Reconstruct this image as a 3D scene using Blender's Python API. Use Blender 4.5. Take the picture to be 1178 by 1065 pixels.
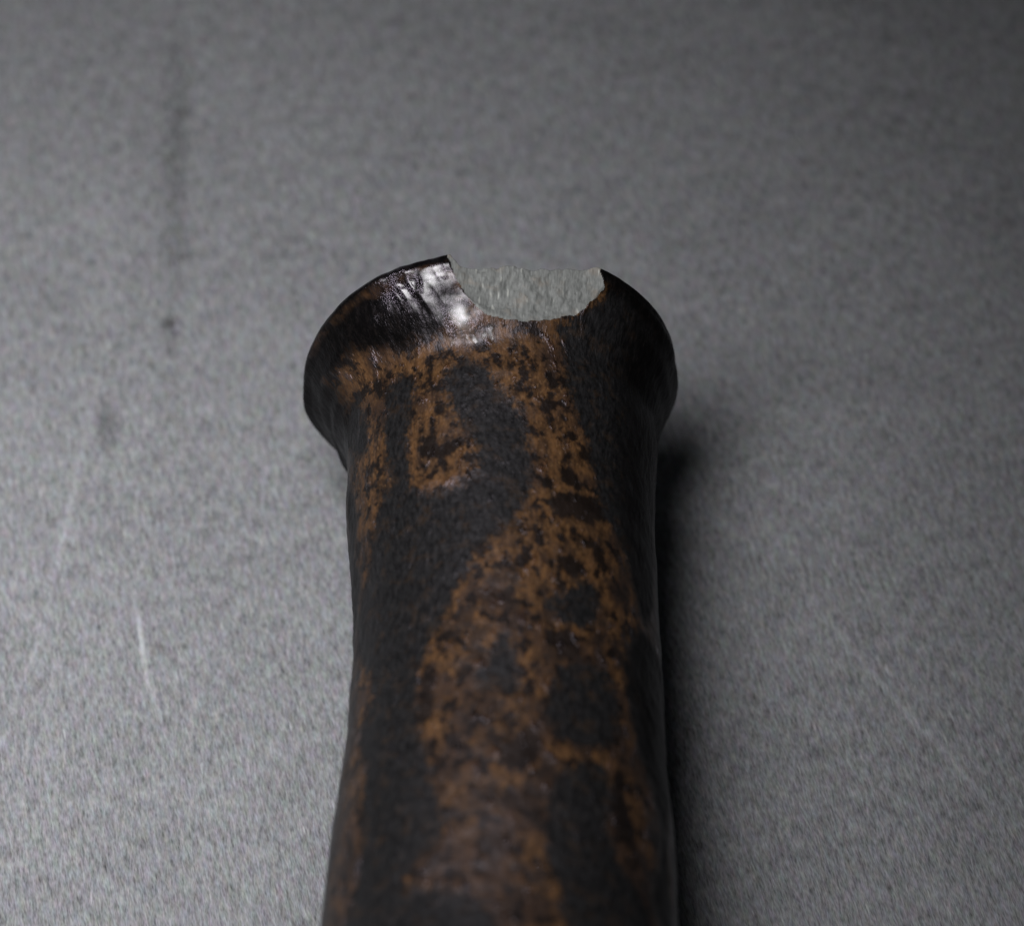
import bpy, math
import numpy as np
from mathutils import Vector, Matrix

for o in list(bpy.data.objects):
    bpy.data.objects.remove(o, do_unlink=True)
scene = bpy.context.scene
MM = 0.001
ZT = 20.0            # height of the lip centre above the table, mm

# ---------------------------------------------------------------- camera
cam_d = bpy.data.cameras.new('camera')
cam = bpy.data.objects.new('camera', cam_d)
scene.collection.objects.link(cam)
cam.location = (2.067 * MM, -180.50 * MM, (239.845 + ZT) * MM)
cam.rotation_euler = (math.radians(35), 0, 0)
cam_d.sensor_width = 36.0
cam_d.lens = 98.56
cam_d.clip_start = 0.01
cam_d.clip_end = 20
cam_d.dof.use_dof = True
cam_d.dof.focus_distance = 0.286
cam_d.dof.aperture_fstop = 17.0
cam_d.dof.aperture_blades = 9
scene.camera = cam

# ---------------------------------------------------------------- world and lamps
world = bpy.data.worlds.new('World')
scene.world = world
world.use_nodes = True
wb = world.node_tree.nodes['Background']
wb.inputs[0].default_value = (0.9, 0.95, 1.0, 1)
wb.inputs[1].default_value = 0.022
LAMP_LOC = Vector((-66, -64, 176 + ZT)) * MM
ld = bpy.data.lights.new('lamp', 'AREA')
ld.shape = 'RECTANGLE'; ld.size = 0.130; ld.size_y = 0.06
ld.energy = 0.29
ld.spread = math.radians(105)
ld.color = (1.0, 0.99, 1.0)
lo = bpy.data.objects.new('lamp', ld)
scene.collection.objects.link(lo)
lo.location = LAMP_LOC
lo.rotation_euler = (Vector((-0.088, -0.030, 0)) - LAMP_LOC).to_track_quat('-Z', 'Y').to_euler()

scene.view_settings.view_transform = 'Standard'
scene.view_settings.look = 'None'
scene.view_settings.exposure = 0
scene.view_settings.gamma = 1
scene.view_settings.use_curve_mapping = False

# ---------------------------------------------------------------- helpers
class NT:
    """small helper round a node tree"""
    def __init__(self, mat):
        mat.use_nodes = True
        self.t = mat.node_tree
        self.t.nodes.clear()
    def n(self, kind, **kw):
        nd = self.t.nodes.new(kind)
        ins = kw.pop('ins', {})
        for k, v in kw.items():
            setattr(nd, k, v)
        for k, v in ins.items():
            if isinstance(v, bpy.types.NodeSocket):
                self.t.links.new(v, nd.inputs[k])
            else:
                nd.inputs[k].default_value = v
        return nd
    def math(self, op, a, b=0.0, c=None, clamp=False):
        ins = {0: a, 1: b}
        if c is not None: ins[2] = c
        return self.n('ShaderNodeMath', operation=op, use_clamp=clamp, ins=ins).outputs[0]
    def smooth(self, v, lo, hi, a=0.0, b=1.0):
        return self.n('ShaderNodeMapRange', interpolation_type='SMOOTHSTEP',
                      ins={0: v, 1: lo, 2: hi, 3: a, 4: b}).outputs[0]
    def mix(self, f, a, b, blend='MIX'):
        nd = self.n('ShaderNodeMix', data_type='RGBA', blend_type=blend)
        for k, v in ((0, f), (6, a), (7, b)):
            if isinstance(v, bpy.types.NodeSocket): self.t.links.new(v, nd.inputs[k])
            else: nd.inputs[k].default_value = v
        return nd.outputs[2]
    def noise(self, vec, scale, detail=3, rough=0.55, dist=0.0, out=0):
        return self.n('ShaderNodeTexNoise', ins={'Vector': vec, 'Scale': scale, 'Detail': detail,
                      'Roughness': rough, 'Distortion': dist}).outputs[out]
    def mapping(self, vec, rot=(0, 0, 0), scale=(1, 1, 1), loc=(0, 0, 0), kind='POINT'):
        return self.n('ShaderNodeMapping', vector_type=kind,
                      ins={'Vector': vec, 'Location': loc, 'Rotation': rot, 'Scale': scale}).outputs[0]

def hash3(ix, iy, iz, seed):
    h = (ix.astype(np.int64) * 374761393 + iy.astype(np.int64) * 668265263
         + iz.astype(np.int64) * 2147483647 + seed * 974634777) & 0xFFFFFFFF
    h = ((h ^ (h >> 13)) * 1274126177) & 0xFFFFFFFF
    h = ((h ^ (h >> 15)) * 2246822519) & 0xFFFFFFFF
    return ((h ^ (h >> 16)) & 0xFFFFFF) / float(0xFFFFFF)

def vnoise(P, seed=0):
    I = np.floor(P); f = P - I; f = f * f * (3 - 2 * f); I = I.astype(np.int64)
    r = 0
    for dx in (0, 1):
        wx = f[..., 0] if dx else 1 - f[..., 0]
        for dy in (0, 1):
            wy = f[..., 1] if dy else 1 - f[..., 1]
            for dz in (0, 1):
                wz = f[..., 2] if dz else 1 - f[..., 2]
                r = r + wx * wy * wz * hash3(I[..., 0] + dx, I[..., 1] + dy, I[..., 2] + dz, seed)
    return r * 2 - 1

def fbm(P, octaves=3, seed=0):
    r = 0; a = 1.0; t = 0
    for k in range(octaves):
        r = r + a * vnoise(P * (2.03 ** k) + 17.3 * k, seed + k); t += a; a *= 0.5
    return r / t

# ---------------------------------------------------------------- table surface
def table_material():
    m = bpy.data.materials.new('grey_felt')
    T = NT(m)
    tc = T.n('ShaderNodeTexCoord').outputs['Object']
    p = T.n('ShaderNodeVectorMath', operation='SCALE', ins={0: tc, 3: 1000.0}).outputs[0]   # mm
    rot = T.mapping(p, rot=(0, 0, math.radians(-13)))
    st = T.mapping(rot, scale=(1.0, 0.24, 1))
    fine = T.noise(st, 2.2, 2, 0.6)
    fine2 = T.noise(T.mapping(rot, scale=(1.0, 0.22, 1), loc=(31, 7, 0)), 6.0, 1, 0.5)
    med = T.noise(T.mapping(rot, scale=(1.0, 0.6, 1), loc=(5, 70, 0)), 0.62, 3, 0.6)
    big = T.noise(p, 0.045, 3, 0.55)
    v = T.math('ADD', T.math('MULTIPLY', T.math('SUBTRACT', fine, 0.5), 1.6),
               T.math('MULTIPLY', T.math('SUBTRACT', fine2, 0.5), 1.25))
    v = T.math('ADD', v, T.math('MULTIPLY', T.math('SUBTRACT', med, 0.5), 0.55))
    v = T.math('ADD', v, T.math('MULTIPLY', T.math('SUBTRACT', big, 0.5), 0.30))
    cloud = T.noise(T.mapping(p, loc=(8, 1, 0), scale=(1, 0.75, 1)), 0.22, 3, 0.6)
    v = T.math('ADD', v, T.math('MULTIPLY', T.math('SUBTRACT', cloud, 0.5), 0.42))
    # a few short bright fibres
    fib = T.noise(T.mapping(rot, scale=(1.0, 0.16, 1), loc=(90, 3, 0)), 2.6, 0, 0.5)
    v = T.math('ADD', v, T.smooth(fib, 0.74, 0.84, 0.0, 0.45))
    # faint scratches and smudges that belong to the sheet: (x, y, angle, half width, half length, strength)
    marks = [(-38.0, -22.4, 12, 0.42, 6.6, 0.62), (-35.9, -30.0, 19, 0.35, 4.5, 0.28),
             (-47.3, -3.0, -5, 0.5, 15.0, 0.20), (-49.7, -24.5, -14, 0.5, 9.0, 0.20), (-54.2, -38.5, -30, 0.55, 7.0, 0.34),
             (38.6, -22.5, 33, 0.6, 9.0, 0.20), (46.8, -34.5, 36, 0.55, 13.0, 0.27), (27.0, -8.0, 42, 0.7, 6.0, 0.14),
             (-39.0, 44.0, 3, 2.3, 30.0, -0.17), (-38.6, 48.0, 1, 1.2, 22.0, -0.07), (-38.2, 21.6, 6, 1.1, 1.3, -0.36), (-37.9, 19.6, 6, 0.9, 1.6, -0.20), (-37.6, 15.5, 8, 1.2, 5.5, -0.10),
             (-44.4, 6.9, 8, 1.7, 4.4, -0.30), (-37.4, 8.5, 4, 2.0, 3.5, -0.10)]
    for (x, y, a, hw, hl, s) in marks:
        q = T.mapping(p, loc=(x, y, 0), rot=(0, 0, math.radians(a)), scale=(hw, hl, 1), kind='TEXTURE')
        sep = T.n('ShaderNodeSeparateXYZ', ins={0: q})
        q2 = T.n('ShaderNodeCombineXYZ', ins={0: sep.outputs[0], 1: sep.outputs[1]}).outputs[0]
        ln = T.n('ShaderNodeVectorMath', operation='LENGTH', ins={0: q2}).outputs[1]
        v = T.math('ADD', v, T.smooth(ln, 0.1, 1.25, s * 1.3, 0.0))
    f = T.math('MULTIPLY', T.math('ADD', v, 1.0), 0.5, clamp=True)
    hue = T.noise(T.mapping(rot, scale=(1, 0.35, 1), loc=(12, 44, 3)), 1.7, 2, 0.6, out=1)
    col = T.mix(f, (0.0, 0.0, 0.0, 1), (0.330, 0.336, 0.353, 1))
    tint = T.mix(0.16, (0.5, 0.5, 0.5, 1), hue)
    col = T.mix(1.0, col, T.mix(1.0, tint, (2, 2, 2, 1), 'MULTIPLY'), 'MULTIPLY')
    bmp = T.n('ShaderNodeBump', ins={'Strength': 0.35, 'Distance': 0.00025, 'Height': v}).outputs[0]
    b = T.n('ShaderNodeBsdfPrincipled', ins={'Base Color': col, 'Roughness': 0.75, 'Normal': bmp,
            'Specular IOR Level': 0.25, 'Sheen Weight': 0.05})
    T.n('ShaderNodeOutputMaterial', ins={0: b.outputs[0]})
    return m

def build_table():
    me = bpy.data.meshes.new('table_surface')
    X0, X1, Y0, Y1 = -0.34, 0.34, -0.30, 0.38
    vs = [(X0, Y0, 0), (X1, Y0, 0), (X1, Y1, 0), (X0, Y1, 0), (X0, Y0, -.012), (X1, Y0, -.012), (X1, Y1, -.012), (X0, Y1, -.012)]
    fs = [(0, 1, 2, 3), (7, 6, 5, 4), (0, 4, 5, 1), (1, 5, 6, 2), (2, 6, 7, 3), (3, 7, 4, 0)]
    me.from_pydata(vs, [], fs)
    o = bpy.data.objects.new('table_surface', me)
    scene.collection.objects.link(o)
    me.materials.append(table_material())
    o['kind'] = 'structure'
    o['label'] = 'grey speckled tabletop sheet with faint scratches'
    o['category'] = 'tabletop'
build_table()

# ---------------------------------------------------------------- broken bottle neck
TAU = 0.05
SK = np.array([0, 1, 2.5, 4, 6, 7.5, 9, 10.2, 11.5, 14, 18, 26, 36, 48, 60, 75, 81, 87, 93.0])
RK = np.array([14.800, 19.000, 20.250, 19.500, 18.800, 17.800, 16.900, 16.400, 16.250, 16.256, 16.026, 15.576, 15.220, 15.457, 16.224, 17.214, 18.6, 21.0, 24.9])
CK_S = np.array([0, 6, 12, 20, 35, 55, 75, 93.0])
CK = np.array([0, 0.194, 1.055, 0.896, 1.508, 1.289, 0.779, 0.4])
A2, B2, SHEAR, A1, SHEAR2 = 0.0221, -0.0071, 0.0495, 0.0191, -0.0247

def herm(x, xk, yk):
    m = np.gradient(yk, xk)
    i = np.clip(np.searchsorted(xk, x) - 1, 0, len(xk) - 2)
    h = xk[i + 1] - xk[i]; t = (x - xk[i]) / h
    return ((2*t**3 - 3*t**2 + 1) * yk[i] + (t**3 - 2*t**2 + t) * h * m[i]
            + (-2*t**3 + 3*t**2) * yk[i+1] + (t**3 - t**2) * h * m[i+1])

# hand-thrown unevenness of the lip: swelling in mm by (side, distance from the mouth, angle)
SW_S = np.array([1, 2.5, 4, 5.5, 7, 8.5, 10, 12]); SW_T = np.radians([35, 58, 80, 100, 120, 140])
SWELL = np.array([[[-0.142, -0.046, 0.056, 0.145, 0.135, 0.121], [0.557, 0.144, 0.176, 0.676, 0.347, 0.211], [0.096, 0.055, 0.05, 0.114, -0.032, -0.017], [-0.078, -0.134, -0.266, -0.535, -0.488, -0.224], [-0.121, -0.188, -0.362, -0.503, 0.645, 0.346], [-0.044, -0.042, -0.019, 0.087, 0.166, 0.142], [-0.026, -0.025, 0.131, 0.151, 0.018, 0.025], [-0.04, 0.224, 0.184, 0.167, 0.225, -0.032]], [[0.327, 0.116, -0.225, -0.098, -0.039, -0.016], [0.047, -0.23, -0.207, 0.061, 0.064, 0.053], [0.036, 0.045, 0.13, 0.339, 0.235, 0.143], [0.031, 0.039, 0.059, 0.083, 0.023, 0.038], [0.033, 0.035, 0.032, -0.001, 0.023, 0.035], [0.065, 0.096, 0.179, 0.381, 0.19, 0.12], [0.054, 0.065, 0.086, 0.106, 0.087, 0.073], [0.059, 0.078, 0.124, 0.099, 0.07, 0.057]]])

def swell(s, th):
    th = (th + math.pi) % (2 * math.pi) - math.pi
    out = 0
    ss0 = np.concatenate([[0], SW_S, [15]]); tt0 = np.concatenate([[math.radians(15)], SW_T, [math.radians(165)]])
    hat = lambda v, a, b, c: np.clip(1 - np.abs(v - b) / np.where(v < b, b - a, c - b), 0, 1)
    sm = lambda w: w * w * (3 - 2 * w)
    for side, sg in ((0, -1), (1, 1)):
        for j in range(6):
            wt = sm(hat(th * sg, *tt0[j:j + 3]))
            for i in range(8):
                out = out + SWELL[side][i][j] * sm(hat(s, *ss0[i:i + 3])) * wt
    return out

# dark glaze patches as outlines on the surface: (mm along the neck from the mouth, mm round it)
PATCHES = [
    [(13.1, -5.5), (12.2, -3.9), (12.8, -2.2), (14.1, -1.2), (16.0, -0.3), (17.3, 0.9), (18.7, 2.0), (20.7, 2.6), (23.3, 2.9), (25.5, 3.1), (28.6, 2.6), (30.2, 1.7), (31.7, 0.6), (32.0, -1.8), (29.8, -3.5), (27.2, -3.7), (26.1, -2.8), (24.6, -2.3), (22.8, -2.5), (21.4, -3.1), (19.8, -4.1), (17.4, -5.1), (15.1, -5.9)],
    [(24.9, -13.3), (27.1, -15.1), (30.3, -16.3), (32.8, -17.9), (35.6, -20.2), (40.1, -20.5), (45.2, -16.2), (48.1, -15.1), (50.7, -17.3), (55.8, -14.8), (60.6, -14.2), (64.3, -14.0), (68.6, -14.0), (71.5, -15.1), (74.8, -15.1), (78.7, 0.3), (76.1, -0.1), (74.4, -1.0), (73.3, -2.0), (72.6, -3.8), (71.6, -7.3), (70.3, -8.2), (68.5, -6.6), (67.4, -5.1), (65.3, -4.8), (61.9, -5.8), (58.0, -6.8), (53.7, -8.4), (50.5, -8.8), (47.5, -8.7), (44.8, -7.7), (42.2, -6.4), (39.5, -5.2), (37.5, -3.8), (35.0, -3.1), (33.6, -1.1), (32.1, 1.0), (29.5, 1.7), (28.0, 0.1), (27.4, -3.4), (27.5, -7.5), (26.2, -9.6)],
    [(12.6, -12.5), (11.5, -11.4), (12.1, -9.8), (14.0, -8.9), (16.7, -9.2), (19.7, -9.7), (22.8, -9.8), (26.2, -9.6), (27.3, -11.3), (25.7, -13.4), (24.6, -12.6), (20.2, -12.9), (15.7, -13.2)],
    [(9.8, -19.7), (9.8, -17.6), (11.8, -17.0), (15.7, -15.8), (18.4, -16.0), (17.9, -18.0), (11.1, -23.2)],
    [(8.1, 5.6), (10.3, 6.3), (14.6, 6.4), (18.3, 7.9), (20.9, 9.2), (24.3, 10.0), (27.3, 10.3), (29.3, 11.5), (32.0, 14.2), (35.6, 15.2), (38.6, 17.2), (34.9, 19.9), (22.9, 22.1), (15.4, 21.9), (6.0, 29.3), (4.5, 23.5), (2.3, 17.2), (1.6, 11.8), (4.8, 9.4), (6.9, 7.6)],
    [(45.6, -1.0), (44.9, -0.6), (45.1, 0.5), (48.1, 0.9), (51.0, 1.6), (51.8, 0.4), (51.1, -1.0), (51.2, -2.3), (49.4, -2.9), (48.1, -1.7)],
    [(39.4, 5.9), (37.4, 7.7), (37.5, 9.4), (39.5, 10.2), (41.9, 9.3), (43.4, 7.6), (43.0, 5.4), (42.0, 4.3), (40.8, 3.7)],
    [(51.7, 4.1), (48.4, 5.0), (47.1, 7.3), (47.0, 10.3), (48.9, 11.6), (51.2, 12.1), (54.5, 11.2), (56.4, 9.3), (56.7, 7.3), (56.4, 5.3), (54.2, 3.9)],
    [(61.3, 4.5), (59.7, 5.7), (57.7, 9.2), (58.7, 10.3), (61.3, 10.8), (64.5, 9.9), (67.6, 11.3), (69.7, 13.8), (71.3, 15.1), (74.8, 15.1), (78.1, 5.5), (72.1, 5.2), (69.6, 4.0), (65.1, 3.7)],
    [(40.5, 20.8), (41.0, 23.2), (50.1, 21.4), (53.8, 21.7), (61.3, 18.6), (64.7, 19.1), (68.6, 20.2), (73.1, 17.6), (69.4, 15.3), (65.7, 17.2), (61.7, 17.9), (57.6, 16.7), (55.6, 15.1), (53.2, 14.0), (48.7, 13.3), (45.0, 12.6), (39.4, 15.8), (39.7, 18.8)],
    [(15.9, -23.2), (20.2, -19.7), (25.3, -18.6), (28.3, -20.5), (32.3, -19.1), (35.7, -21.9), (32.1, -24.2), (27.3, -23.5), (22.7, -22.3)],
]

SPOTS = [
    [(44.1, 3.4), (43.6, 5.9), (44.4, 7.7), (46.1, 6.4), (46.3, 4.1)],
    [(29.2, 4.0), (27.6, 6.4), (26.8, 10.5), (29.3, 11.5), (30.9, 8.4), (30.6, 5.3)],
    [(21.7, -9.1), (21.2, -7.9), (19.0, -7.0), (20.5, -6.2), (21.9, -6.4), (21.4, -3.7), (22.6, -3.2), (23.7, -5.1), (23.7, -7.6)],
    [(10.1, -14.6), (10.2, -13.1), (11.3, -12.4), (12.2, -13.5), (11.4, -14.7)],
    [(10.6, -8.1), (10.7, -6.9), (13.0, -6.8), (13.7, -7.7)],
    [(12.8, 2.4), (12.2, 3.3), (13.6, 3.8), (14.5, 2.9)],
    [(16.0, 2.0), (15.4, 2.9), (16.9, 3.4), (17.7, 2.6)],
    [(16.9, 3.4), (16.8, 5.0), (18.1, 5.7), (18.9, 4.0)],
    [(12.5, 0.6), (12.8, 1.4), (14.3, 1.0), (13.8, 0.3)],
    [(35.5, 5.1), (34.4, 6.6), (35.7, 8.2), (37.7, 7.7), (37.6, 6.0)],
    [(50.5, -8.9), (48.9, -7.8), (51.7, -6.7), (54.0, -6.9), (53.2, -8.1)],
    [(57.0, 0.1), (55.9, 1.7), (56.7, 3.3), (59.1, 3.6), (60.7, 1.7), (59.8, 0.3), (58.4, -0.5)],
    [(55.8, -5.6), (55.3, -4.7), (57.4, -3.0), (58.4, -3.8), (57.5, -5.3)],
    [(60.2, 10.1), (59.2, 11.4), (61.2, 12.3), (63.1, 13.1), (66.0, 13.8), (65.9, 12.0), (64.7, 10.5)],
    [(69.3, -9.1), (68.9, -7.5), (70.3, -6.1), (71.0, -7.1)],
    [(23.8, 7.1), (25.2, 8.3), (27.3, 8.9), (27.3, 7.4), (25.5, 6.5)],
    [(5.3, -7.2), (4.8, -4.7), (6.7, -3.6), (7.8, -5.6), (7.1, -7.4)],
]
BLOOMS = [
    [(53.0, -5.3), (52.6, -3.6), (54.4, -2.5), (56.3, -2.7), (56.6, -4.3)],
    [(64.9, -1.9), (64.5, 0.7), (66.7, 1.7), (69.9, 1.2), (70.1, -0.6), (67.6, -2.1)],
]

LIP_BAND = [(3.0, -27.1), (5.2, -25.6), (6.4, -19.8), (6.8, -16.4), (7.8, -12.4), (9.0, -9.4), (8.9, -6.9), (8.6, -4.8), (7.5, -3.1), (6.9, -2.2), (2.6, -3.6), (3.0, -8.9), (3.0, -12.6), (2.8, -16.6), (2.2, -20.7)]

def sdf_poly(s, u, poly):
    """signed distance, positive inside"""
    P = np.array(poly, float); n = len(P)
    d = np.full(s.shape, 1e9); inside = np.zeros(s.shape, bool)
    for i in range(n):
        a = P[i]; b = P[(i + 1) % n]; e = b - a
        ws = s - a[0]; wu = u - a[1]
        t = np.clip((ws * e[0] + wu * e[1]) / (e @ e + 1e-9), 0, 1)
        d = np.minimum(d, (ws - t * e[0]) ** 2 + (wu - t * e[1]) ** 2)
        c = ((a[1] > u) != (b[1] > u))
        with np.errstate(divide='ignore', invalid='ignore'):
            xi = e[0] * (u - a[1]) / (e[1] if e[1] != 0 else 1e-9) + a[0]
        inside ^= c & (s < xi)
    d = np.sqrt(d)
    return np.where(inside, d, -d)

CHIP = [(-4.51, -1.12), (-4.02, -3.05), (-3.33, -4.29), (-2.36, -5.72), (-1.49, -6.69), (-0.32, -7.35), (1.28, -7.61), (3.05, -7.67), (4.77, -7.43), (6.49, -6.9), (8.63, -6.05), (9.53, -5.12), (10.54, -3.89), (11.46, -2.54), (11.32, -1.92), (10.99, -0.53), (10.89, 4.0), (-4.609999999999999, 4.0)]

def chip_height(X, Y):
    """fracture surface, and how far inside the outline of the chip each point lies"""
    n = fbm(np.stack([X * 0.55, Y * 0.55, X * 0 + 3], -1), 4, 11)
    n2 = vnoise(np.stack([X * 2.6 - Y * 0.8, Y * 1.1, X * 0], -1), 31)
    sd = sdf_poly(X, Y, CHIP) + 0.16 * fbm(np.stack([X * 1.7, Y * 1.7, X * 0 + 9], -1), 2, 61)
    q = 20.4412 -0.1614 * X +0.2746 * Y -0.00768 * X * X
    dip = np.clip(sd / 2.6, 0, 1); dip = dip * (2 - dip)
    q = q - 0.70 * dip + (0.24 * n + 0.04 * n2) * np.clip(sd / 0.8, 0, 1)
    b = 17.4 - 2.0 * (Y + 0.95) + 0.05 * (X - 3.4) + 3.2 * np.maximum(0, -3.3 - X) + 1.5 * np.maximum(0, X - 11.0) + 1.1 * n + 0.12 * n2
    step = 0.09 * np.floor(2.2 * (n + 0.35 * n2) + 0.5)
    return np.minimum(q + step * np.clip(sd / 0.8 - 0.4, 0, 1), b), sd

def glaze_material():
    m = bpy.data.materials.new('mottled_brown_salt_glaze')
    T = NT(m)
    at = T.n('ShaderNodeAttribute', attribute_name='surf').outputs['Vector']      # (u mm, s mm, 0)
    pa = T.n('ShaderNodeAttribute', attribute_name='patch').outputs['Fac']
    lip = T.n('ShaderNodeAttribute', attribute_name='lipdark_flankshade').outputs['Fac']  # dark lip band, and the flank shade painted with it
    obj = T.n('ShaderNodeVectorMath', operation='SCALE', ins={0: T.n('ShaderNodeTexCoord').outputs['Object'], 3: 1000.0}).outputs[0]
    st = T.mapping(at, rot=(0, 0, math.radians(-18)), scale=(1.0, 0.42, 1))
    # edge of the patches, frayed
    e1 = T.noise(at, 1.1, 4, 0.65)
    e2 = T.noise(st, 3.4, 2, 0.6)
    f = T.math('ADD', pa, T.math('MULTIPLY', T.math('SUBTRACT', e1, 0.5), 2.8))
    f = T.math('ADD', f, T.math('MULTIPLY', T.math('SUBTRACT', e2, 0.5), 1.8))
    patch = T.smooth(f, -0.60, 0.60)
    # brown field
    b1 = T.noise(st, 0.9, 4, 0.62)
    b2 = T.noise(T.mapping(st, loc=(20, 9, 0)), 4.5, 3, 0.65)
    brown = T.mix(T.smooth(b1, 0.30, 0.70), (0.019, 0.0102, 0.0052, 1), (0.088, 0.043, 0.0168, 1))
    brown = T.mix(T.smooth(b2, 0.50, 0.82), brown, (0.155, 0.088, 0.040, 1))
    # greyish purple bloom in places
    g1 = T.noise(T.mapping(at, loc=(3.5, 8.2, 0)), 0.16, 2, 0.5)
    sx = T.n('ShaderNodeSeparateXYZ', ins={0: at}).outputs[1]
    bl = T.n('ShaderNodeAttribute', attribute_name='bloom').outputs['Fac']
    bl = T.smooth(T.math('ADD', bl, T.math('MULTIPLY', T.math('SUBTRACT', b1, 0.5), 3.0)), -0.8, 1.0, 0, 0.85)
    g1 = T.math('ADD', g1, T.smooth(sx, 34.0, 66.0, 0.0, 0.11))
    brown = T.mix(T.math('MAXIMUM', bl, T.smooth(g1, 0.50, 0.66, 0, 0.7)), brown, (0.020, 0.0125, 0.010, 1))
    # dark freckles
    s1 = T.noise(T.mapping(at, loc=(44, 2, 0), scale=(1, 0.8, 1)), 0.62, 4, 0.62)
    s2 = T.noise(T.mapping(st, loc=(4, 27, 0)), 2.6, 3, 0.6)
    fr = T.math('MAXIMUM', T.smooth(s1, 0.48, 0.585), T.smooth(s2, 0.50, 0.68, 0, 0.6))
    sp = T.n('ShaderNodeAttribute', attribute_name='spot').outputs['Fac']
    sp = T.math('ADD', sp, T.math('MULTIPLY', T.math('SUBTRACT', s1, 0.5), 2.2))
    sp = T.math('ADD', sp, T.math('MULTIPLY', T.math('SUBTRACT', e2, 0.5), 1.4))
    fr = T.math('MAXIMUM', fr, T.smooth(sp, -0.3, 0.35))
    brown = T.mix(T.math('MULTIPLY', fr, 0.96), brown, (0.0040, 0.0028, 0.0022, 1))
    # dark patches: charcoal with grey grain
    d1 = T.noise(st, 2.2, 4, 0.7)
    dark = T.mix(T.smooth(d1, 0.3, 0.75), (0.0022, 0.0022, 0.0022, 1), (0.0140, 0.0138, 0.0142, 1))
    tinge = T.math('MULTIPLY', T.smooth(T.noise(T.mapping(at, loc=(60, 5, 0)), 0.55, 4, 0.65), 0.50, 0.68), 0.28)
    dark = T.mix(tinge, dark, (0.040, 0.022, 0.010, 1))
    lobe = T.smooth(T.noise(T.mapping(at, loc=(15, 75, 0)), 0.30, 4, 0.6), 0.48, 0.62, 0, 0.75)
    brown = T.mix(T.math('MULTIPLY', lobe, T.smooth(sx, 14.0, 45.0, 0.10, 1.0)), brown, (0.014, 0.0095, 0.0075, 1))
    col = T.mix(patch, brown, dark)
    lip_flank_col = T.mix(T.smooth(d1, 0.45, 0.85), (0.002, 0.0018, 0.0018, 1), (0.010, 0.0078, 0.0072, 1))  # near-black for the lip band and the painted flank shade
    col = T.mix(lip, col, lip_flank_col)
    rg = T.math('ADD', 0.44, T.math('MULTIPLY', T.math('SUBTRACT', d1, 0.5), 0.35))
    rg = T.math('ADD', rg, T.math('MULTIPLY', patch, 0.05))
    rg = T.math('SUBTRACT', rg, T.math('MULTIPLY', lip, 0.09), clamp=True)
    gs = T.n('ShaderNodeAttribute', attribute_name='gloss').outputs['Fac']
    glint = T.smooth(T.noise(T.mapping(at, rot=(0, 0, math.radians(-18)), scale=(1, 0.45, 1), loc=(33, 18, 0)), 0.85, 3, 0.6), 0.56, 0.70, 0, 0.6)
    glint = T.math('MULTIPLY', glint, T.math('SUBTRACT', 1.0, T.math('MULTIPLY', patch, 0.6)))
    gs = T.math('MAXIMUM', gs, T.math('MULTIPLY', glint, T.math('SUBTRACT', 1.0, lip, clamp=True)))
    rg = T.math('MULTIPLY', rg, T.math('SUBTRACT', 1.0, T.math('MULTIPLY', gs, 0.74)))
    # orange-peel relief
    h = T.math('ADD', T.math('MULTIPLY', T.noise(st, 1.5, 3, 0.6), 1.0),
               T.math('MULTIPLY', T.noise(obj, 5.0, 2, 0.6), 0.22))
    h = T.math('SUBTRACT', h, T.math('MULTIPLY', fr, 0.12))
    h = T.math('SUBTRACT', h, T.math('MULTIPLY', patch, 0.25))
    wet = T.noise(T.mapping(at, rot=(0, 0, math.radians(-20)), scale=(1.0, 0.30, 1), loc=(2, 9, 0)), 2.0, 4, 0.7)
    h = T.math('ADD', h, T.math('MULTIPLY', T.math('MULTIPLY', wet, gs), 3.6))
    bmp = T.n('ShaderNodeBump', ins={'Strength': 1.0, 'Distance': 0.00013, 'Height': h}).outputs[0]
    ior = T.math('SUBTRACT', T.math('SUBTRACT', 1.33, T.math('MULTIPLY', lip, 0.17)), T.math('MULTIPLY', patch, 0.03))
    ior = T.math('ADD', ior, T.math('MULTIPLY', gs, 0.38))
    b = T.n('ShaderNodeBsdfPrincipled', ins={'Base Color': col, 'Roughness': rg, 'Normal': bmp,
            'Specular IOR Level': 0.5, 'IOR': ior, 'Coat Weight': T.math('MULTIPLY', gs, 0.85), 'Coat Roughness': 0.22, 'Coat Tint': (0.93, 0.84, 0.97, 1), 'Specular Tint': (0.97, 0.90, 1.0, 1)})
    T.n('ShaderNodeOutputMaterial', ins={0: b.outputs[0]})
    return m

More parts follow.
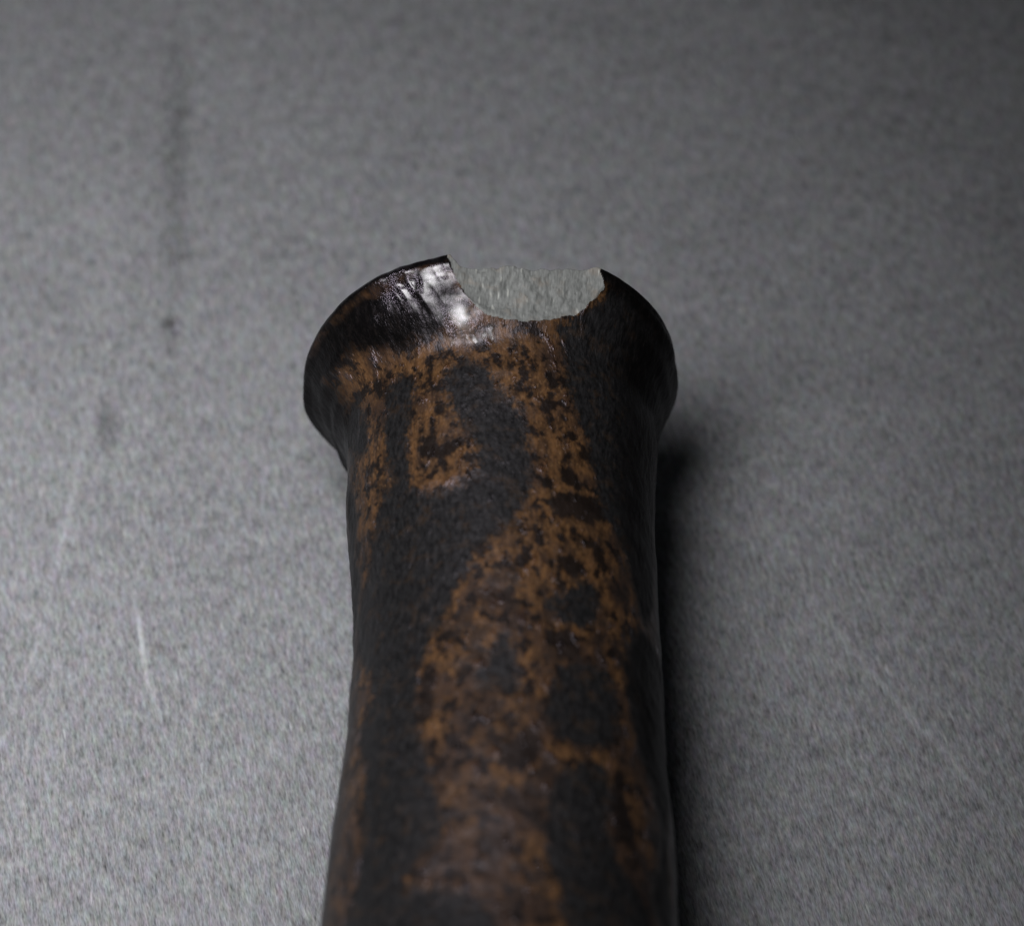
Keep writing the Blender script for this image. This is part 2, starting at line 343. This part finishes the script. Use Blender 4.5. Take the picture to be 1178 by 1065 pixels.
def fracture_material():
    m = bpy.data.materials.new('grey_stoneware_fracture')
    T = NT(m)
    obj = T.n('ShaderNodeVectorMath', operation='SCALE', ins={0: T.n('ShaderNodeTexCoord').outputs['Object'], 3: 1000.0}).outputs[0]
    st = T.mapping(obj, rot=(0, 0, math.radians(-36)), scale=(1.0, 0.22, 0.5))
    a = T.noise(st, 4.6, 3, 0.6)
    c = T.noise(obj, 0.45, 3, 0.6)
    col = T.mix(T.smooth(a, 0.32, 0.68), (0.098, 0.102, 0.098, 1), (0.152, 0.157, 0.152, 1))
    col = T.mix(T.smooth(c, 0.50, 0.70, 0, 0.35), col, (0.18, 0.14, 0.105, 1))
    col = T.mix(T.smooth(T.noise(T.mapping(st, loc=(7, 7, 7)), 2.2, 1), 0.66, 0.80, 0, 0.7), col, (0.33, 0.335, 0.31, 1))
    bmp = T.n('ShaderNodeBump', ins={'Strength': 0.35, 'Distance': 0.00008, 'Height': T.math('ADD', a, T.noise(obj, 3.0, 3, 0.6))}).outputs[0]
    b = T.n('ShaderNodeBsdfPrincipled', ins={'Base Color': col, 'Roughness': 0.7, 'Normal': bmp, 'Specular IOR Level': 0.3})
    T.n('ShaderNodeOutputMaterial', ins={0: b.outputs[0]})
    return m

def clay_material():
    m = bpy.data.materials.new('unglazed_grey_clay')
    T = NT(m)
    obj = T.n('ShaderNodeVectorMath', operation='SCALE', ins={0: T.n('ShaderNodeTexCoord').outputs['Object'], 3: 1000.0}).outputs[0]
    a = T.noise(obj, 1.2, 4, 0.6)
    col = T.mix(a, (0.07, 0.055, 0.045, 1), (0.16, 0.13, 0.11, 1))
    b = T.n('ShaderNodeBsdfPrincipled', ins={'Base Color': col, 'Roughness': 0.75})
    T.n('ShaderNodeOutputMaterial', ins={0: b.outputs[0]})
    return m

def build_neck():
    dense = np.radians(np.arange(-112, 112.01, 0.34))
    rest = np.radians(np.arange(114, 247, 2.0))
    TH = np.concatenate([dense, rest])
    nt = len(TH)
    S = np.concatenate([np.arange(0, 12, 0.12), np.arange(12, 93.01, 0.16)])
    ns = len(S)
    u = np.where(TH > math.pi, TH - 2 * math.pi, TH) * 16.0
    UU, SS = np.meshgrid(u, S)
    r = herm(S, SK, RK)[:, None]; c = herm(S, CK_S, CK)[:, None]
    # ---- glaze patch field
    patch = np.full(SS.shape, -3.0)
    for poly in PATCHES:
        P = np.array(poly)
        i0 = np.searchsorted(S, P[:, 0].min() - 3); i1 = np.searchsorted(S, P[:, 0].max() + 3)
        patch[i0:i1] = np.maximum(patch[i0:i1], sdf_poly(SS[i0:i1], UU[i0:i1], poly))
    def field(polys):
        a = np.full(SS.shape, -3.0)
        for poly in polys:
            P = np.array(poly)
            i0 = np.searchsorted(S, P[:, 0].min() - 3); i1 = np.searchsorted(S, P[:, 0].max() + 3)
            a[i0:i1] = np.maximum(a[i0:i1], sdf_poly(SS[i0:i1], UU[i0:i1], poly))
        return a
    spot = field(SPOTS); bloom = field(BLOOMS)
    circ = np.stack([np.sin(TH)[None, :] * 16 + 0 * SS, np.cos(TH)[None, :] * 16 + 0 * SS, SS], -1)
    back = fbm(circ * np.array([.13, .13, .075]) + 5, 3, 3) * 8 + 0.5
    w = np.clip((np.abs(UU) - 21) / 4, 0, 1)
    w = np.maximum(w, np.clip((SS - 79) / 4, 0, 1))
    patch = patch * (1 - w) + back * w
    patch = np.clip(patch, -3, 3)
    # ---- dark, glossy band that runs over the lip
    lipdark_flankshade = sdf_poly(SS, UU, LIP_BAND) + 0.9 * fbm(circ * 0.5, 3, 8)
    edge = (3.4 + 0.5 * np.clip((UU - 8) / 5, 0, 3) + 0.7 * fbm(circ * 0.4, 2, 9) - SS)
    lipdark_flankshade = np.maximum(lipdark_flankshade, edge)
    lipdark_flankshade = np.clip(lipdark_flankshade / 1.6 + 0.5, 0, 1)
    flank_shade = np.clip((UU - 12.0 + 2.2 * fbm(circ * 0.25, 3, 12)) / 4.5, 0, 1) * np.clip(patch / 1.5 + 0.6, 0, 1)  # both flanks blackened: dark glaze there, and their shade painted into it
    flank_shade = np.maximum(flank_shade, np.clip((UU - 19.5 + 1.2 * fbm(circ * 0.4, 2, 15)) / 3, 0, 1))
    flank_shade = np.maximum(flank_shade, np.clip((-17.0 - UU + 2.2 * fbm(circ * 0.3, 3, 14)) / 4, 0, 1) * np.where(SS < 14, 1.0, 0.8))
    lipdark_flankshade = np.maximum(lipdark_flankshade, flank_shade * (SS < 92))
    # wetter, shinier runs of glaze
    gloss = np.exp(-((UU + 3.2) / 1.7) ** 2 - ((SS - 8.3) / 1.7) ** 2) + np.exp(-((UU + 6.5) / 4.2) ** 2 - ((SS - 4.0) / 3.0) ** 2)
    gloss = gloss + 0.55 * np.exp(-((UU + 5.0) / 3.0) ** 2 - ((SS - 26.6) / 0.9) ** 2)
    gloss = np.clip(gloss * (0.66 + 1.3 * fbm(circ * 0.9, 2, 51)), 0, 1)
    # ---- relief
    rel = 0.20 * fbm(circ * 0.12, 2, 21) + 0.11 * fbm(circ * 0.45, 3, 22)
    rel = rel - 0.05 * np.clip(patch / 1.2 + 0.5, 0, 1)
    # wrinkles in the glaze of the lip, running down and to the right
    uu = UU * 0.95 - SS * 0.30; ss = SS * 0.95 + UU * 0.30
    wr = 1 - np.abs(vnoise(np.stack([uu * 0.62, ss * 0.22, 0 * SS], -1), 41)) * 2
    wm = np.exp(-((UU + 7.2) / 3.6) ** 2 - ((SS - 3.6) / 2.6) ** 2)
    rel = rel + (0.24 * wr + 0.13 * (1 - 2 * np.abs(vnoise(np.stack([uu * 1.25, ss * 0.5, 0 * SS + 4], -1), 43)))) * wm
    # the knob of glaze under the chip and the ledge on the neck
    rel = rel + 0.30 * np.exp(-((UU + 3.4) / 1.5) ** 2 - ((SS - 8.4) / 1.4) ** 2)
    rel = rel + 0.13 * (1 + 1.3 * vnoise(circ * 0.9, 71)) * np.exp(-((UU + 5.0) / 4.0) ** 2) * np.clip((26.9 - SS) / 0.8, 0, 1) * np.exp(-np.clip(26.9 - SS, 0, 9) / 2.4)
    rel = rel + 0.09 * (1 + 1.3 * vnoise(circ * 0.7, 72)) * np.exp(-((UU + 4.5) / 4.0) ** 2) * np.clip((70.4 - SS) / 0.9, 0, 1) * np.exp(-np.clip(70.4 - SS, 0, 9) / 2.4)
    # ---- shape
    fade = np.clip(1 - S / 18, 0, 1)[:, None]
    th = TH[None, :]
    R = (r * (1 + fade * (A2 * np.cos(2 * th) + B2 * np.sin(2 * th) + A1 * np.cos(th)))) + swell(SS, th + 0 * SS) + rel
    X = c + R * np.sin(th); lz = R * np.cos(th)
    s2 = SS - SHEAR * fade * X - SHEAR2 * fade * lz
    Y = -s2 * math.cos(TAU) + lz * math.sin(TAU)
    Z = s2 * math.sin(TAU) + lz * math.cos(TAU)
    # ---- mouth and bore (inside), from the mouth back down the neck
    inner = [(-0.30, .945), (-0.45, .90), (-0.35, .855), (0.1, .82), (0.9, .79), (2.2, .765), (4, .745), (7, .73), (12, .70),
             (20, .68), (35, .66), (55, .66), (75, .70), (86, .95), (92.0, 1.22)]
    rows = [np.stack([X, Y, Z], -1)]
    r0 = R[0]
    for (si, k) in inner:
        Ri = (r0 * 0 + RK[0]) * k if si > 1 else r0 * k
        sh = SHEAR * max(0, 1 - max(si, 0) / 18)
        xi = herm(np.array([max(si, 0.)]), CK_S, CK)[0] + Ri * np.sin(TH)
        l = Ri * np.cos(TH); s3 = si - sh * xi - sh / SHEAR * SHEAR2 * l
        rows.append(np.stack([xi, -s3 * math.cos(TAU) + l * math.sin(TAU), s3 * math.sin(TAU) + l * math.cos(TAU)], -1)[None])
    outer = rows[0]
    # order: inner reversed (deep -> mouth), then outer mouth -> shoulder
    V = np.concatenate([np.concatenate(rows[1:], 0)[::-1], outer], 0)
    ni = len(inner)
    nr = V.shape[0]
    # ---- chip: nothing of the pot stands above the fracture surface
    CX, CY = V[..., 0], V[..., 1]
    cut = np.zeros(CX.shape, bool); H = np.zeros(CX.shape)
    zone = (CX > -6.5) & (CX < 14.5) & (V[..., 2] > 13.5) & (CY > -9)
    h, sd = chip_height(CX[zone], CY[zone])
    H[zone] = h
    cut[zone] = (V[..., 2][zone] > h - 0.25 * (sd < 1.2)) & (sd > 0)
    H = np.where(cut, np.minimum(H, V[..., 2]), H)
    V[..., 2] = np.where(cut, H, V[..., 2])
    V[..., 2] += ZT
    V *= MM
    flat = V.reshape(-1, 3)
    idx = np.arange(nr * nt).reshape(nr, nt)
    j2 = np.roll(np.arange(nt), -1)
    quads = np.stack([idx[:-1], idx[1:], idx[1:][:, j2], idx[:-1][:, j2]], -1)
    cutn = cut.astype(int)
    cq = (cutn[:-1] + cutn[1:] + cutn[1:][:, j2] + cutn[:-1][:, j2]) >= 3
    ring = np.arange(nr - 1)[:, None] + 0 * quads[..., 0]
    Sall = np.concatenate([np.array([q[0] for q in inner])[::-1], S])
    # close the broken lower end
    endq = np.stack([idx[-1], idx[0], idx[0][j2], idx[-1][j2]], -1)
    isin = ring < ni
    smid = Sall[:-1][:, None] + 0 * ring
    lipm = ((~isin) & (smid < 9.6)) | (isin & (smid < 9.6))
    Qf = quads.reshape(-1, 4); cqf = cq.reshape(-1); lf = lipm.reshape(-1); inf = isin.reshape(-1) & (smid.reshape(-1) > 1.5)
    # vertex normals of the whole, so that parts meet without a seam
    nrm = np.zeros_like(flat)
    d1 = flat[Qf[:, 2]] - flat[Qf[:, 0]]; d2 = flat[Qf[:, 3]] - flat[Qf[:, 1]]
    fn = np.cross(d1, d2)
    test = fn[(ni + 300) * nt + 300]
    flip = test[2] < 0
    if flip: fn = -fn
    smooth_ok = ~cqf
    for k in range(4):
        np.add.at(nrm, Qf[smooth_ok, k], fn[smooth_ok])
    pad = lambda a, v: np.concatenate([np.full((ni, nt), v), a], 0).reshape(-1)
    attrs = {'patch': pad(patch, -1.0), 'lipdark_flankshade': pad(lipdark_flankshade, 1.0), 'gloss': pad(gloss, 0.0), 'spot': pad(spot, -3.0), 'bloom': pad(bloom, -3.0)}
    surf = np.zeros((nr * nt, 3)); surf[:, 0] = pad(UU, 0); surf[:, 1] = pad(SS, 0)

    root = bpy.data.objects.new('bottle_neck', None)
    root.empty_display_size = 0.02
    root.location = (0, -0.04, 0)
    scene.collection.objects.link(root)
    root['label'] = 'brown and black mottled stoneware bottle neck with chipped lip lying on grey tabletop'
    root['category'] = 'bottle neck'

    def part(name, F, mats, mi=None, custom=True, label=None):
        used, inv = np.unique(F.reshape(-1), return_inverse=True)
        F2 = inv.reshape(-1, 4)
        if flip: F2 = F2[:, ::-1]
        co = flat[used] - np.array(root.location)
        me = bpy.data.meshes.new(name)
        me.vertices.add(len(used)); me.vertices.foreach_set('co', co.reshape(-1))
        me.loops.add(F2.size); me.loops.foreach_set('vertex_index', F2.reshape(-1).astype(np.int32))
        me.polygons.add(len(F2))
        me.polygons.foreach_set('loop_start', np.arange(0, F2.size, 4, dtype=np.int32))
        me.polygons.foreach_set('use_smooth', np.ones(len(F2), bool))
        for m in mats: me.materials.append(m)
        if mi is not None: me.polygons.foreach_set('material_index', mi.astype(np.int32))
        me.update(calc_edges=True)
        for k, v in attrs.items():
            a = me.attributes.new(k, 'FLOAT', 'POINT'); a.data.foreach_set('value', v[used].astype(np.float32))
        a = me.attributes.new('surf', 'FLOAT_VECTOR', 'POINT'); a.data.foreach_set('vector', surf[used].reshape(-1).astype(np.float32))
        if custom:
            n = nrm[used]; n = n / (np.linalg.norm(n, axis=1, keepdims=True) + 1e-20)
            me.normals_split_custom_set_from_vertices(n.tolist())
        o = bpy.data.objects.new(name, me)
        scene.collection.objects.link(o)
        o.parent = root
        if label: o['label'] = label
        return o

    gl = glaze_material(); fr = fracture_material(); cl = clay_material()
    sel = cqf
    part('fracture', Qf[sel], [fr], custom=False, label='pale grey bare stoneware where the lip is chipped')
    sel = (~cqf) & lf
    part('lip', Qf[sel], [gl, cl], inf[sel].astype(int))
    sel = (~cqf) & (~lf)
    Fn = np.concatenate([Qf[sel], endq]); mi = np.concatenate([inf[sel].astype(int), np.full(nt, 2)])
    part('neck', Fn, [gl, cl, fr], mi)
    print('lowest point mm', flat[:, 2].min() / MM, 'lip', flat[(ni) * nt:(ni + 80) * nt, 2].min() / MM, 'tail', flat[-nt:, 2].min() / MM)
build_neck()
